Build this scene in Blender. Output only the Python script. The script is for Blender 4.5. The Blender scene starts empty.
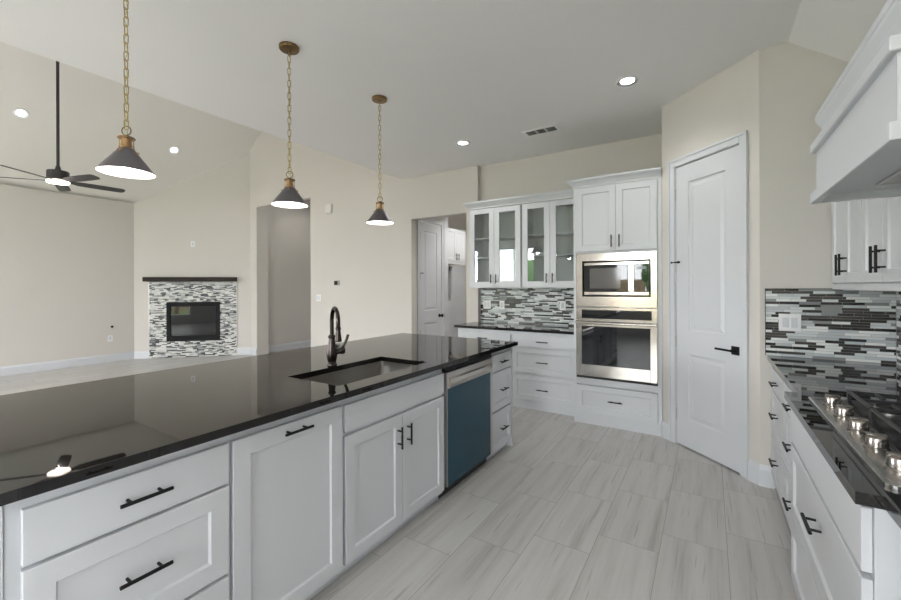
import bpy, bmesh, math
from mathutils import Vector, Matrix
PI = math.pi
SC = bpy.context.scene
COL = SC.collection

# ------------------------------------------------------------------ camera
F_PX = 406.0
TH = math.radians(32.485)
ROLL = -0.0035
fw = Vector((-math.sin(TH), math.cos(TH), 0)); rt = Vector((math.cos(TH), math.sin(TH), 0)); up = Vector((0, 0, 1))
cr, sr = math.cos(ROLL), math.sin(ROLL)
xr = rt * cr + up * sr
yu = -rt * sr + up * cr
cam_d = bpy.data.cameras.new('camera')
cam = bpy.data.objects.new('camera', cam_d); COL.objects.link(cam)
M = Matrix((xr, yu, -fw)).transposed().to_4x4()
M.translation = Vector((0, 0, 1.40))
cam.matrix_world = M
cam_d.sensor_width = 36.0; cam_d.sensor_fit = 'HORIZONTAL'
cam_d.lens = 36.0 * F_PX / 901.0
cam_d.shift_y = -(300 - 286.3) / 901.0
cam_d.clip_start = 0.02
SC.camera = cam

# ------------------------------------------------------------------ light and exposure
SC.view_settings.view_transform = 'Standard'
SC.view_settings.look = 'None'
SC.view_settings.exposure = 1.0
SC.view_settings.gamma = 1.0
SC.view_settings.use_curve_mapping = False
W = bpy.data.worlds.new('sky'); SC.world = W; W.use_nodes = True
W.node_tree.nodes['Background'].inputs[0].default_value = (0.97, 0.975, 1.0, 1)
W.node_tree.nodes['Background'].inputs[1].default_value = 11.0

def area(name, loc, rot, sx, sy, power, color=(1, 1, 1), portal=False):
    l = bpy.data.lights.new(name, 'AREA'); l.shape = 'RECTANGLE'; l.size = sx; l.size_y = sy
    l.energy = power; l.color = color
    o = bpy.data.objects.new(name, l); o.location = loc; o.rotation_euler = rot; COL.objects.link(o)
    if portal: l.cycles.is_portal = True
    return o
# daylight at the windows behind the camera (x0, x1, z0, z1 on the rear wall y=-4)
REAR_WINDOWS = [(-9.3, -7.2, 0.3, 2.75), (-6.6, -5.0, 0.3, 2.75), (-2.3, 0.3, 0.65, 2.55)]
for (a, b, c, d) in REAR_WINDOWS:
    area('sky_portal', ((a + b) / 2, -3.93, (c + d) / 2), (PI / 2, 0, 0), b - a, d - c, 1, portal=True)
area('sky_portal', (-9.42, -2.3, 1.5), (0, -PI / 2, 0), 2.4, 2.8, 1, portal=True)
area('sky_portal', (0.90, -2.2, 1.65), (0, PI / 2, 0), 1.7, 2.2, 1, portal=True)

# ------------------------------------------------------------------ materials
def mat(name, col=(0.8, 0.8, 0.8), rough=0.5, metal=0.0, emit=None, es=1.0, ior=1.5, coat=0.0):
    m = bpy.data.materials.new(name); m.use_nodes = True
    b = m.node_tree.nodes['Principled BSDF']
    b.inputs['Base Color'].default_value = (*col, 1); b.inputs['Roughness'].default_value = rough
    b.inputs['Metallic'].default_value = metal; b.inputs['IOR'].default_value = ior
    b.inputs['Coat Weight'].default_value = coat
    if emit:
        b.inputs['Emission Color'].default_value = (*emit, 1); b.inputs['Emission Strength'].default_value = es
    return m
class G:
    """small helper to write shader node graphs"""
    def __init__(s, m): s.m = m; s.t = m.node_tree; s.b = s.t.nodes['Principled BSDF']
    def n(s, typ, **kw):
        x = s.t.nodes.new(typ)
        for k, v in kw.items(): setattr(x, k, v)
        return x
    def l(s, a, b): s.t.links.new(a, b)
    def math(s, op, a, b=None, c=None):
        x = s.n('ShaderNodeMath', operation=op)
        for i, v in enumerate((a, b, c)):
            if v is None: continue
            if isinstance(v, (int, float)): x.inputs[i].default_value = v
            else: s.l(v, x.inputs[i])
        return x.outputs[0]
    def ramp(s, fac, stops, interp='LINEAR'):
        x = s.n('ShaderNodeValToRGB'); x.color_ramp.interpolation = interp
        e = x.color_ramp.elements
        while len(e) < len(stops): e.new(0.5)
        for i, (p, c) in enumerate(stops): e[i].position = p; e[i].color = (*c, 1)
        s.l(fac, x.inputs[0]); return x.outputs[0]
    def mix(s, f, a, b):
        x = s.n('ShaderNodeMix', data_type='RGBA')
        for sock, v in ((x.inputs[0], f), (x.inputs[6], a), (x.inputs[7], b)):
            if isinstance(v, (int, float)): sock.default_value = v
            elif isinstance(v, tuple): sock.default_value = (*v, 1)
            else: s.l(v, sock)
        return x.outputs[2]
    def noise(s, vec, scale, detail=3, rough=0.5):
        x = s.n('ShaderNodeTexNoise'); x.inputs['Scale'].default_value = scale; x.inputs['Detail'].default_value = detail
        x.inputs['Roughness'].default_value = rough; s.l(vec, x.inputs['Vector']); return x.outputs['Fac']
    def xyz(s, src): x = s.n('ShaderNodeSeparateXYZ'); s.l(src, x.inputs[0]); return x.outputs
    def comb(s, a, b, c=0.0):
        x = s.n('ShaderNodeCombineXYZ')
        for i, v in enumerate((a, b, c)):
            if isinstance(v, (int, float)): x.inputs[i].default_value = v
            else: s.l(v, x.inputs[i])
        return x.outputs[0]
    def white(s, vec): x = s.n('ShaderNodeTexWhiteNoise', noise_dimensions='3D'); s.l(vec, x.inputs['Vector']); return x.outputs
    def bump(s, h, strength=0.1, dist=0.001):
        x = s.n('ShaderNodeBump'); x.inputs['Strength'].default_value = strength; x.inputs['Distance'].default_value = dist
        s.l(h, x.inputs['Height']); s.l(x.outputs[0], s.b.inputs['Normal'])

def paint(name, col, rough=0.85):
    m = mat(name, col, rough); g = G(m)
    p = g.n('ShaderNodeNewGeometry').outputs['Position']
    g.bump(g.noise(p, 90, 2), 0.12, 0.002)
    g.l(g.mix(g.noise(p, 1.3, 2), tuple(c * 0.975 for c in col), tuple(min(1, c * 1.02) for c in col)), g.b.inputs['Base Color'])
    return m

M_WALL = paint('wall_paint', (0.655, 0.628, 0.59))
M_CEIL = paint('ceiling_paint', (0.86, 0.85, 0.84))
M_VAULT = paint('vault_paint', (0.82, 0.80, 0.765))
M_TRIM = mat('trim_white', (0.65, 0.67, 0.705), 0.35)
M_CAB = mat('cabinet_white', (0.635, 0.653, 0.68), 0.33)
M_CABIN = mat('cabinet_inside', (0.62, 0.63, 0.61), 0.5)
M_BLACK = mat('black_metal', (0.008, 0.008, 0.009), 0.45)
M_BLACK.node_tree.nodes['Principled BSDF'].inputs['Specular IOR Level'].default_value = 0.25
M_DARK = mat('dark_gap', (0.02, 0.02, 0.02), 0.6)
M_TOE = mat('toe_board', (0.16, 0.14, 0.125), 0.6)
M_BRONZE = mat('oil_rubbed_bronze', (0.055, 0.045, 0.042), 0.22, 0.9)
M_STEEL = mat('stainless_steel', (0.55, 0.52, 0.475), 0.15, 1.0)
M_STEELD = mat('brushed_steel', (0.55, 0.54, 0.52), 0.3, 1.0)
M_CHROME = mat('chrome', (0.62, 0.59, 0.55), 0.16, 1.0)
M_KNOB = mat('knob_metal', (0.40, 0.37, 0.34), 0.2, 1.0)
M_GLASSK = mat('black_glass', (0.008, 0.010, 0.012), 0.02, 0.0, ior=1.55)
M_BRASS = mat('antique_brass', (0.50, 0.32, 0.16), 0.28, 1.0)
M_CHAIN = mat('chain_brass', (0.42, 0.30, 0.15), 0.3, 1.0)
M_SINK = mat('sink_steel', (0.36, 0.35, 0.33), 0.32, 1.0)
M_BRASSD = mat('dark_brass', (0.20, 0.13, 0.06), 0.32, 1.0)
M_SHADE = mat('shade_gunmetal', (0.16, 0.153, 0.165), 0.33, 0.75)
M_ENAMEL = mat('shade_enamel', (0.9, 0.88, 0.86), 0.4)
M_BULB = mat('bulb_glow', (1, 0.95, 0.9), 0.4, emit=(1, 0.93, 0.86), es=6)
M_LENS = mat('lens_glow', (1, 1, 1), 0.4, emit=(0.93, 0.96, 1.0), es=5)
M_PLATE = mat('plate_white', (0.85, 0.86, 0.87), 0.3)
M_CORD = mat('cord', (0.45, 0.47, 0.12), 0.5)
M_GRASS = mat('grass', (0.13, 0.19, 0.06), 0.9)
M_BOUNCE = mat('bounce_concrete', (0.62, 0.57, 0.52), 0.9)
M_LEAF = mat('leaf', (0.06, 0.13, 0.03), 0.8)
M_BARK = mat('bark', (0.12, 0.08, 0.05), 0.9)
M_IRON = mat('cast_iron', (0.02, 0.02, 0.021), 0.38)
M_FAN = mat('fan_black', (0.03, 0.029, 0.03), 0.45)

def glass_mat(name, tint=(0.93, 0.96, 0.95), fmin=0.06):
    m = bpy.data.materials.new(name); m.use_nodes = True; t = m.node_tree; t.nodes.clear()
    o = t.nodes.new('ShaderNodeOutputMaterial'); mx = t.nodes.new('ShaderNodeMixShader')
    tr = t.nodes.new('ShaderNodeBsdfTransparent'); gl = t.nodes.new('ShaderNodeBsdfGlossy'); fr = t.nodes.new('ShaderNodeFresnel')
    fr.inputs[0].default_value = 1.5; tr.inputs[0].default_value = (*tint, 1); gl.inputs['Roughness'].default_value = 0.0
    ma = t.nodes.new('ShaderNodeMath'); ma.operation = 'MULTIPLY_ADD'; ma.inputs[1].default_value = 1.4; ma.inputs[2].default_value = fmin - 0.04
    t.links.new(fr.outputs[0], ma.inputs[0]); t.links.new(ma.outputs[0], mx.inputs[0])
    t.links.new(tr.outputs[0], mx.inputs[1]); t.links.new(gl.outputs[0], mx.inputs[2]); t.links.new(mx.outputs[0], o.inputs[0])
    return m
M_GLASS = glass_mat('clear_glass')
M_WGLASS = glass_mat('window_glass', (0.97, 0.98, 0.98), 0.04)

def granite():
    m = mat('black_granite', (0.012, 0.012, 0.012), 0.02, 0.0, ior=1.52); g = G(m)
    p = g.n('ShaderNodeNewGeometry').outputs['Position']
    sp = g.noise(p, 420, 2, 0.6)
    big = g.noise(p, 60, 3)
    c = g.mix(g.ramp(sp, [(0.62, (0, 0, 0)), (0.72, (1, 1, 1))]), (0.005, 0.004, 0.0036), (0.07, 0.055, 0.045))
    c2 = g.mix(g.math('MULTIPLY', big, 0.3), c, (0.012, 0.010, 0.009))
    g.l(c2, g.b.inputs['Base Color'])
    return m
M_GRANITE = granite()

def floor_mat():
    m = mat('floor_tile', (0.4, 0.4, 0.39), 0.34); g = G(m)
    p = g.n('ShaderNodeNewGeometry').outputs['Position']
    X = g.xyz(p)
    TW, TL = 0.3035, 0.597
    u = g.math('DIVIDE', g.math('ADD', X[0], 0.529), TW)
    k = g.math('FLOOR', u)
    v = g.math('DIVIDE', g.math('SUBTRACT', g.math('SUBTRACT', X[1], 2.374), g.math('MULTIPLY', k, 0.199)), TL)
    r = g.math('FLOOR', v)
    fu = g.math('FRACT', u); fv = g.math('FRACT', v)
    def edge(f, size):
        a = g.math('MULTIPLY', g.math('MINIMUM', f, g.math('SUBTRACT', 1.0, f)), size)
        return g.math('LESS_THAN', a, 0.0017)
    grout = g.math('MAXIMUM', edge(fu, TW), edge(fv, TL))
    rnd = g.white(g.comb(k, r, 3.0))
    rv = rnd[0]
    off = g.math('MULTIPLY', rv, 37.0)
    warp = g.math('MULTIPLY', g.noise(g.comb(X[0], g.math('ADD', X[1], off)), 1.2, 1), 0.035)
    vec = g.comb(g.math('ADD', g.math('ADD', X[0], warp), off), g.math('MULTIPLY', X[1], 0.045), off)
    streak = g.noise(vec, 17, 4, 0.6)
    fine = g.noise(g.comb(g.math('ADD', g.math('ADD', X[0], warp), off), g.math('MULTIPLY', X[1], 0.03), off), 60, 3, 0.6)
    base = g.ramp(streak, [(0.28, (0.38, 0.36, 0.34)), (0.42, (0.495, 0.48, 0.465)), (0.55, (0.535, 0.525, 0.51)), (0.75, (0.56, 0.555, 0.54))])
    vein = g.ramp(fine, [(0.33, (1, 1, 1)), (0.38, (0, 0, 0))])
    base = g.mix(g.math('MULTIPLY', vein, 0.6), base, (0.30, 0.285, 0.27))
    tone = g.math('ADD', g.math('MULTIPLY', rnd[0], 0.10), 0.95)
    sc = g.n('ShaderNodeVectorMath', operation='SCALE'); g.l(base, sc.inputs[0]); g.l(tone, sc.inputs['Scale'])
    g.l(g.mix(grout, sc.outputs[0], (0.33, 0.315, 0.29)), g.b.inputs['Base Color'])
    g.l(g.math('ADD', g.math('MULTIPLY', grout, 0.4), 0.33), g.b.inputs['Roughness'])
    g.bump(g.math('SUBTRACT', 1.0, grout), 0.3, 0.001)
    return m
M_FLOOR = floor_mat()

def mosaic(name, rowh, wmin, wmax, stops, rough=0.12):
    m = mat(name, (0.5, 0.5, 0.5), rough); g = G(m)
    p = g.n('ShaderNodeTexCoord').outputs['Object']; X = g.xyz(p)
    zz = g.math('DIVIDE', X[2], rowh); row = g.math('FLOOR', zz); fz = g.math('FRACT', zz)
    rn = g.white(g.comb(row, 7.3, 1.0))[0]
    rn2 = g.white(g.comb(row, 2.1, 5.0))[0]
    w = g.math('ADD', g.math('MULTIPLY', rn, wmax - wmin), wmin)
    u = g.math('ADD', g.math('DIVIDE', X[0], w), g.math('MULTIPLY', rn2, 13.0))
    c = g.math('FLOOR', u); fu = g.math('FRACT', u)
    val = g.white(g.comb(c, row, 0.5))[0]
    col = g.ramp(val, stops, 'CONSTANT')
    gz = g.math('LESS_THAN', g.math('MULTIPLY', g.math('MINIMUM', fz, g.math('SUBTRACT', 1.0, fz)), rowh), 0.0009)
    gu = g.math('LESS_THAN', g.math('MULTIPLY', g.math('MINIMUM', fu, g.math('SUBTRACT', 1.0, fu)), w), 0.0009)
    gr = g.math('MAXIMUM', gz, gu)
    g.l(g.mix(gr, col, (0.30, 0.30, 0.29)), g.b.inputs['Base Color'])
    g.bump(g.math('SUBTRACT', 1.0, gr), 0.3, 0.001)
    g.l(g.math('ADD', g.math('MULTIPLY', val, 0.18), rough), g.b.inputs['Roughness'])
    return m
ST = [(0.0, (0.008, 0.008, 0.009)), (0.22, (0.045, 0.038, 0.036)), (0.34, (0.50, 0.54, 0.56)), (0.50, (0.78, 0.80, 0.79)), (0.74, (0.22, 0.235, 0.24)), (0.86, (0.62, 0.66, 0.67))]
M_MOSAIC = mosaic('linear_mosaic', 0.0178, 0.07, 0.16, ST, .2)
ST2 = [(0.0, (0.03, 0.035, 0.04)), (0.22, (0.18, 0.19, 0.20)), (0.36, (0.60, 0.61, 0.59)), (0.62, (0.36, 0.37, 0.36)), (0.8, (0.72, 0.72, 0.69))]
M_MOSAIC2 = mosaic('fireplace_mosaic', 0.021, 0.05, 0.12, ST2, .25)

def film():
    m = mat('blue_film', (0.010, 0.060, 0.092), 0.12, 0.0, ior=1.4); g = G(m)
    p = g.n('ShaderNodeNewGeometry').outputs['Position']
    g.bump(g.noise(p, 14, 3), 0.12, 0.004)
    return m
M_FILM = film()
M_MANTEL = mat('dark_wood', (0.028, 0.023, 0.020), 0.65, ior=1.3)
_g = G(M_MANTEL); _p = _g.n('ShaderNodeTexCoord').outputs['Object']; _x = _g.xyz(_p)
_g.l(_g.mix(_g.noise(_g.comb(_g.math('MULTIPLY', _x[0], 0.06), _x[1], _x[2]), 70, 3), (0.016, 0.013, 0.012), (0.05, 0.04, 0.033)), _g.b.inputs['Base Color'])

# ------------------------------------------------------------------ geometry helpers
class MB:
    def __init__(s): s.bm = bmesh.new()
    def box(s, x0, x1, y0, y1, z0, z1, bev=0.0, seg=1):
        t = bmesh.new()
        v = [t.verts.new((x, y, z)) for x in (x0, x1) for y in (y0, y1) for z in (z0, z1)]
        for f in ((0, 1, 3, 2), (4, 6, 7, 5), (0, 4, 5, 1), (2, 3, 7, 6), (0, 2, 6, 4), (1, 5, 7, 3)):
            t.faces.new([v[i] for i in f])
        if bev > 0: bmesh.ops.bevel(t, geom=list(t.edges), offset=bev, segments=seg, affect='EDGES', profile=0.5)
        s.add(t); return s
    def add(s, t, mtx=None):
        if mtx is not None: bmesh.ops.transform(t, matrix=mtx, verts=t.verts)
        me = bpy.data.meshes.new('tmp'); t.to_mesh(me); t.free(); s.bm.from_mesh(me); bpy.data.meshes.remove(me); return s
    def prism(s, pts, a, b, axis='z', bev=0.0):
        """polygon pts extruded along an axis from a to b"""
        def P(p, h):
            return {'z': (p[0], p[1], h), 'y': (p[0], h, p[1]), 'x': (h, p[0], p[1])}[axis]
        t = bmesh.new()
        A = [t.verts.new(P(p, a)) for p in pts]; B = [t.verts.new(P(p, b)) for p in pts]
        t.faces.new(A); t.faces.new(list(reversed(B)))
        n = len(pts)
        for i in range(n): t.faces.new((A[i], A[(i + 1) % n], B[(i + 1) % n], B[i]))
        bmesh.ops.recalc_face_normals(t, faces=t.faces)
        if bev > 0: bmesh.ops.bevel(t, geom=list(t.edges), offset=bev, segments=1, affect='EDGES')
        s.add(t); return s
    def lathe(s, prof, c=(0, 0, 0), n=24, axis=None, closed=False, sx=1.0):
        """profile [(r, z)] turned about z, then rotated so z goes to axis"""
        t = bmesh.new(); rings = []
        for (r, z) in prof:
            if r < 1e-6: rings.append([t.verts.new((0, 0, z))])
            else: rings.append([t.verts.new((r * math.cos(2 * PI * i / n), r * math.sin(2 * PI * i / n) * sx, z)) for i in range(n)])
        pr = list(zip(rings, rings[1:]))
        if closed: pr.append((rings[-1], rings[0]))
        for a, b in pr:
            for i in range(n):
                j = (i + 1) % n
                if len(a) == 1 and len(b) == 1: continue
                if len(a) == 1: t.faces.new((a[0], b[j], b[i]))
                elif len(b) == 1: t.faces.new((a[i], a[j], b[0]))
                else: t.faces.new((a[i], a[j], b[j], b[i]))
        bmesh.ops.recalc_face_normals(t, faces=t.faces)
        m = Matrix.Translation(c)
        if axis is not None: m = m @ Vector((0, 0, 1)).rotation_difference(Vector(axis).normalized()).to_matrix().to_4x4()
        s.add(t, m); return s
    def cyl(s, p0, p1, r, n=14, r1=None):
        p0 = Vector(p0); p1 = Vector(p1); d = (p1 - p0); L = d.length; r1 = r if r1 is None else r1
        return s.lathe([(0, 0), (r, 0), (r1, L), (0, L)], p0, n, d)
    def tube(s, pts, r, n=12, closed=False):
        pts = [Vector(p) for p in pts]; N = len(pts); t = bmesh.new(); rings = []
        rr = r if isinstance(r, (list, tuple)) else [r] * N
        prev = None
        for i, p in enumerate(pts):
            if closed: d = (pts[(i + 1) % N] - pts[i - 1]).normalized()
            else: d = (pts[min(i + 1, N - 1)] - pts[max(i - 1, 0)]).normalized()
            if prev is None:
                a = Vector((0, 0, 1)) if abs(d.z) < 0.9 else Vector((1, 0, 0))
                u = d.cross(a).normalized()
            else: u = (prev - d * prev.dot(d)).normalized()
            prev = u; v = d.cross(u)
            rings.append([t.verts.new(p + rr[i] * (u * math.cos(2 * PI * k / n) + v * math.sin(2 * PI * k / n))) for k in range(n)])
        R = list(zip(rings, rings[1:]))
        if closed: R.append((rings[-1], rings[0]))
        for a, b in R:
            for k in range(n): t.faces.new((a[k], a[(k + 1) % n], b[(k + 1) % n], b[k]))
        if not closed: t.faces.new(rings[0]); t.faces.new(list(reversed(rings[-1])))
        bmesh.ops.recalc_face_normals(t, faces=t.faces)
        s.add(t); return s
    def shaker(s, x0, x1, z0, z1, y0=0.0, t=0.02, fr=0.06, rec=0.009, slope=0.006):
        """a framed panel front facing -y: flat frame, small slope, recessed centre"""
        b = bmesh.new(); e = 0.0015
        def ring(x0, x1, z0, z1, y): return [b.verts.new(p) for p in ((x0, y, z0), (x1, y, z0), (x1, y, z1), (x0, y, z1))]
        R = [ring(x0, x1, z0, z1, y0 + t), ring(x0, x1, z0, z1, y0 + e), ring(x0 + e, x1 - e, z0 + e, z1 - e, y0),
             ring(x0 + fr, x1 - fr, z0 + fr, z1 - fr, y0), ring(x0 + fr + slope, x1 - fr - slope, z0 + fr + slope, z1 - fr - slope, y0 + rec)]
        b.faces.new(R[0][::-1]); b.faces.new(R[-1])
        for p, q in zip(R, R[1:]):
            for i in range(4): b.faces.new((p[i], p[(i + 1) % 4], q[(i + 1) % 4], q[i]))
        bmesh.ops.recalc_face_normals(b, faces=b.faces)
        s.add(b); return s
    def frame(s, x0, x1, z0, z1, w, y0, y1, bev=0.0, wt=None, wb=None):
        wt = w if wt is None else wt; wb = w if wb is None else wb
        s.box(x0, x0 + w, y0, y1, z0, z1, bev); s.box(x1 - w, x1, y0, y1, z0, z1, bev)
        s.box(x0 + w, x1 - w, y0, y1, z1 - wt, z1, bev); s.box(x0 + w, x1 - w, y0, y1, z0, z0 + wb, bev); return s
    def smooth(s, ang=0.7):
        for f in s.bm.faces: f.smooth = True
        for e in s.bm.edges:
            if len(e.link_faces) == 2:
                e.smooth = e.calc_face_angle(0.0) < ang
        return s
    def obj(s, name, m, parent=None, smooth=False, loc=None, rot=None):
        bmesh.ops.remove_doubles(s.bm, verts=s.bm.verts, dist=1e-6) if smooth else None
        if smooth: s.smooth()
        me = bpy.data.meshes.new(name); s.bm.to_mesh(me); s.bm.free()
        me.materials.append(m)
        o = bpy.data.objects.new(name, me); COL.objects.link(o)
        if parent is not None: o.parent = parent
        if loc is not None: o.location = loc
        if rot is not None: o.rotation_euler = rot
        return o

def thing(name, label, cat, loc=(0, 0, 0), rz=0.0, group=None, rot=None):
    o = bpy.data.objects.new(name, None); o.empty_display_size = 0.1; COL.objects.link(o)
    o.location = loc; o.rotation_euler = rot if rot else (0, 0, rz)
    o['label'] = label; o['category'] = cat
    if group: o['group'] = group
    return o
def tag(o, label, cat, group=None):
    o['label'] = label; o['category'] = cat
    if group: o['group'] = group
    return o
def struct(o, label, cat='structure'):
    o['kind'] = 'structure'; o['label'] = label; o['category'] = cat; return o
def copy_tree(o, parent=None):
    c = o.copy(); COL.objects.link(c); c.parent = parent
    for ch in [x for x in o.children]: copy_tree(ch, c)
    return c

# ------------------------------------------------------------------ the shell
CH = 3.05            # flat ceiling
Y1 = 4.87            # long back wall
YR = 3.56; XR = 0.974
YB = -4.0            # rear wall behind the camera
S = 0.75             # roof pitch

struct(MB().box(-9.75, 1.2, -4.2, 8.2, -0.12, 0.0).obj('floor', M_FLOOR), 'pale grey streaked rectangular floor tiles in running offset', 'floor')
# ceilings
m = MB().box(-4.0, 0.457, YB, 8.12, CH, CH + 0.12).box(0.457, 1.09, YR + .12, 5.07, CH, CH + 0.12)
struct(m.obj('ceiling', M_CEIL), 'flat grey-white ceiling over the kitchen', 'ceiling')
x2 = XR + 0.13
m = MB().prism([(0.457, CH), (x2, CH - 0.757 * (x2 - 0.457)), (x2, CH + 0.12), (0.457, CH + 0.12)], YB, YR + 0.12, 'y')
struct(m.obj('ceiling_slope', M_CEIL), 'sloped strip of ceiling falling towards the range wall', 'ceiling')
m = MB().prism([(-9.62, CH - S * 0.02), (-6.8, CH + S * 2.8), (-6.8, CH + S * 2.8 + 0.12), (-9.62, CH + 0.14)], YB - .1, Y1 + 0.12, 'y')
m.prism([(-6.8, CH + S * 2.8), (-4.0, CH), (-4.0, CH + 0.12), (-6.8, CH + S * 2.8 + 0.12)], YB - .1, Y1 + 0.12, 'y')
struct(m.obj('ceiling_vault', M_VAULT), 'vaulted ceiling over the great room', 'ceiling')
m = MB().box(-8.2, -6.0, Y1 + 0.12, 8.12, 3.8, 3.92)
struct(m.obj('ceiling_hall', M_CEIL), 'flat ceiling of the passage beside the fireplace', 'ceiling')
# back wall with its two openings and the gable
m = MB()
m.box(-8.01, -7.79, Y1, Y1 + .26, 0, 3.03).box(-6.12, -3.80, Y1, Y1 + .12, 0, 3.03)
m.box(-3.80, -2.84, Y1, Y1 + .12, 2.42, 3.05).box(-2.84, -2.655, Y1, Y1 + .12, 0, 3.05).box(-4.0, -3.80, Y1, Y1 + .12, 3.03, 3.05)
m.prism([(-8.2, 3.03), (-4.0, 3.03), (-4.0, 3.05), (-6.8, 3.05 + S * 2.8), (-8.2, 3.05 + S * 1.4)], Y1, Y1 + .12, 'y')
struct(m.obj('wall_back', M_WALL), 'long beige wall with a tall passage opening and a doorway', 'wall')
m = MB().box(-2.72, 1.09, 4.95, 5.07, 0, CH)
struct(m.obj('wall_alcove', M_WALL), 'beige wall recessed behind the glass-door cabinets', 'wall')
m = MB().box(-2.675, -2.655, Y1 + .12, 4.95, 0, CH)
# diagonal fireplace wall: line y = x + 12.88
L2 = math.sqrt(2)
d0 = (-9.5, 3.38); d1 = (-8.01, 4.87)
Ld = (d1[0] - d0[0]) * L2
m.bm.free()
m = MB().prism([(0, 0), (Ld, 0), (Ld, CH + S * (d1[0] - d0[0])), (0, CH)], 0.0, 0.12, 'y')
struct(m.obj('wall_fireplace', M_WALL, None, loc=(d0[0], d0[1], 0), rot=(0, 0, PI / 4)), 'beige diagonal corner wall carrying the fireplace', 'wall')
m = MB().box(-9.62, -9.5, YB, -3.7, 0, CH).box(-9.62, -9.5, -.9, 3.38 + .12, 0, CH).box(-9.62, -9.5, -3.7, -.9, 0, .3).box(-9.62, -9.5, -3.7, -.9, 2.7, CH)
struct(m.obj('wall_left', M_WALL), 'long beige left wall of the great room', 'wall')
# passage beside the fireplace
m = MB().box(-8.07, -7.95, Y1 + .26, 8.0, 0, 3.8).box(-8.07, -6.03, Y1 + .12, Y1 + .14, 3.05, 3.92)
struct(m.obj('wall_hall_left', M_WALL), 'shaded beige wall inside the passage', 'wall')
m = MB().box(-6.15, -6.03, Y1 + .12, 8.0, 0, 3.8).box(-8.07, -6.03, 8.0, 8.12, 0, 3.8)
struct(m.obj('wall_hall_end', M_WALL), 'end of the passage', 'wall')
# mudroom hall
m = MB().box(-3.96, -3.84, Y1 + .12, 5.13, 0, CH).box(-3.96, -3.84, 5.75, 5.935, 0, CH).box(-3.96, -3.84, 5.13, 5.75, 2.44, CH)
m.box(-4.42, -4.3, 5.88, 8.0, 0, CH).box(-4.3, -3.96, 5.88, 5.935, 0, CH)
struct(m.obj('wall_mudroom', M_WALL), 'hall wall with a white door and a locker niche', 'wall')
m = MB().box(-2.76, -2.64, Y1 + .12, 8.0, 0, CH).box(-4.42, -2.64, 8.0, 8.12, 0, CH)
struct(m.obj('wall_mudroom_end', M_WALL), 'end of the mudroom hall', 'wall')
m = MB().box(-4.42, -4.0, Y1 + .12, 8.12, CH, CH + .12)
struct(m.obj('ceiling_niche', M_CEIL), 'ceiling over the locker niche', 'ceiling')
# pantry diagonal wall: x + y = 3.86, local x runs (1,-1)
PA = (-0.365, 4.225); PB = (0.30, 3.56)
Lp = (PB[0] - PA[0]) * L2
DX0 = (-0.246 + 0.365) * L2; DX1 = (0.19 + 0.365) * L2      # door leaf along the wall
m = MB().box(0, DX0 - 0.008, 0, .12, 0, CH).box(DX1 + 0.008, Lp, 0, .12, 0, CH).box(DX0 - .008, DX1 + .008, 0, .12, 2.448, CH)
struct(m.obj('wall_pantry', M_WALL, None, loc=(PA[0], PA[1], 0), rot=(0, 0, -PI / 4)), 'beige angled wall around the pantry door', 'wall')
m = MB().box(-0.365, -0.265, PA[1] + .10, 4.95, 0, CH)
struct(m.obj('wall_pantry_side', M_WALL), 'side of the pantry beside the tall oven cabinet', 'wall')
m = MB().box(PB[0], XR, YR, YR + .12, 0, CH)
struct(m.obj('wall_range_end', M_WALL), 'beige end wall beside the range run', 'wall')
m = MB()
WR = (-3.3, -1.1, 0.8, 2.5)   # unseen window added to the right wall for daylight: y0 y1 z0 z1
m.box(XR, XR + .12, YB, WR[0], 0, CH).box(XR, XR + .12, WR[1], 4.95, 0, CH).box(XR, XR + .12, WR[0], WR[1], 0, WR[2]).box(XR, XR + .12, WR[0], WR[1], WR[3], CH)
struct(m.obj('wall_right', M_WALL), 'beige wall behind the range', 'wall')
m = MB()
xs = [-9.62] + [v for w in REAR_WINDOWS for v in (w[0], w[1])] + [XR + .12]
for i in range(0, len(xs), 2): m.box(xs[i], xs[i + 1], YB - .12, YB, 0, CH)
for (a, b, c, d) in REAR_WINDOWS: m.box(a, b, YB - .12, YB, 0, c).box(a, b, YB - .12, YB, d, CH)
m.prism([(-9.62, 3.05), (-4.0, 3.05), (-6.8, 3.05 + S * 2.8)], YB - .12, YB, 'y')
struct(m.obj('wall_rear', M_WALL), 'beige wall of windows behind the camera', 'wall')
n = 0
for (a, b, c, d) in REAR_WINDOWS:
    n += 1
    w = MB().frame(a, b, c, d, 0.05, YB - .10, YB - .03)
    w.box((a + b) / 2 - .02, (a + b) / 2 + .02, YB - .09, YB - .04, c + .05, d - .05)
    o = struct(w.obj('window_%d' % n, M_TRIM), 'white framed window in the rear wall', 'window')
    MB().box(a + .05, b - .05, YB - .07, YB - .065, c + .05, d - .05).obj('pane', M_WGLASS, o)
w = MB()
a, b, c, d = WR
w.box(XR + .03, XR + .10, a, a + .05, c, d).box(XR + .03, XR + .10, b - .05, b, c, d).box(XR + .03, XR + .10, a + .05, b - .05, c, c + .05).box(XR + .03, XR + .10, a + .05, b - .05, d - .05, d)
o = struct(w.obj('window_5', M_TRIM), 'added white framed window in the right wall, lighting the island fronts', 'window')
MB().box(XR + .06, XR + .065, a + .05, b - .05, c + .05, d - .05).obj('pane', M_WGLASS, o)

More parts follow.
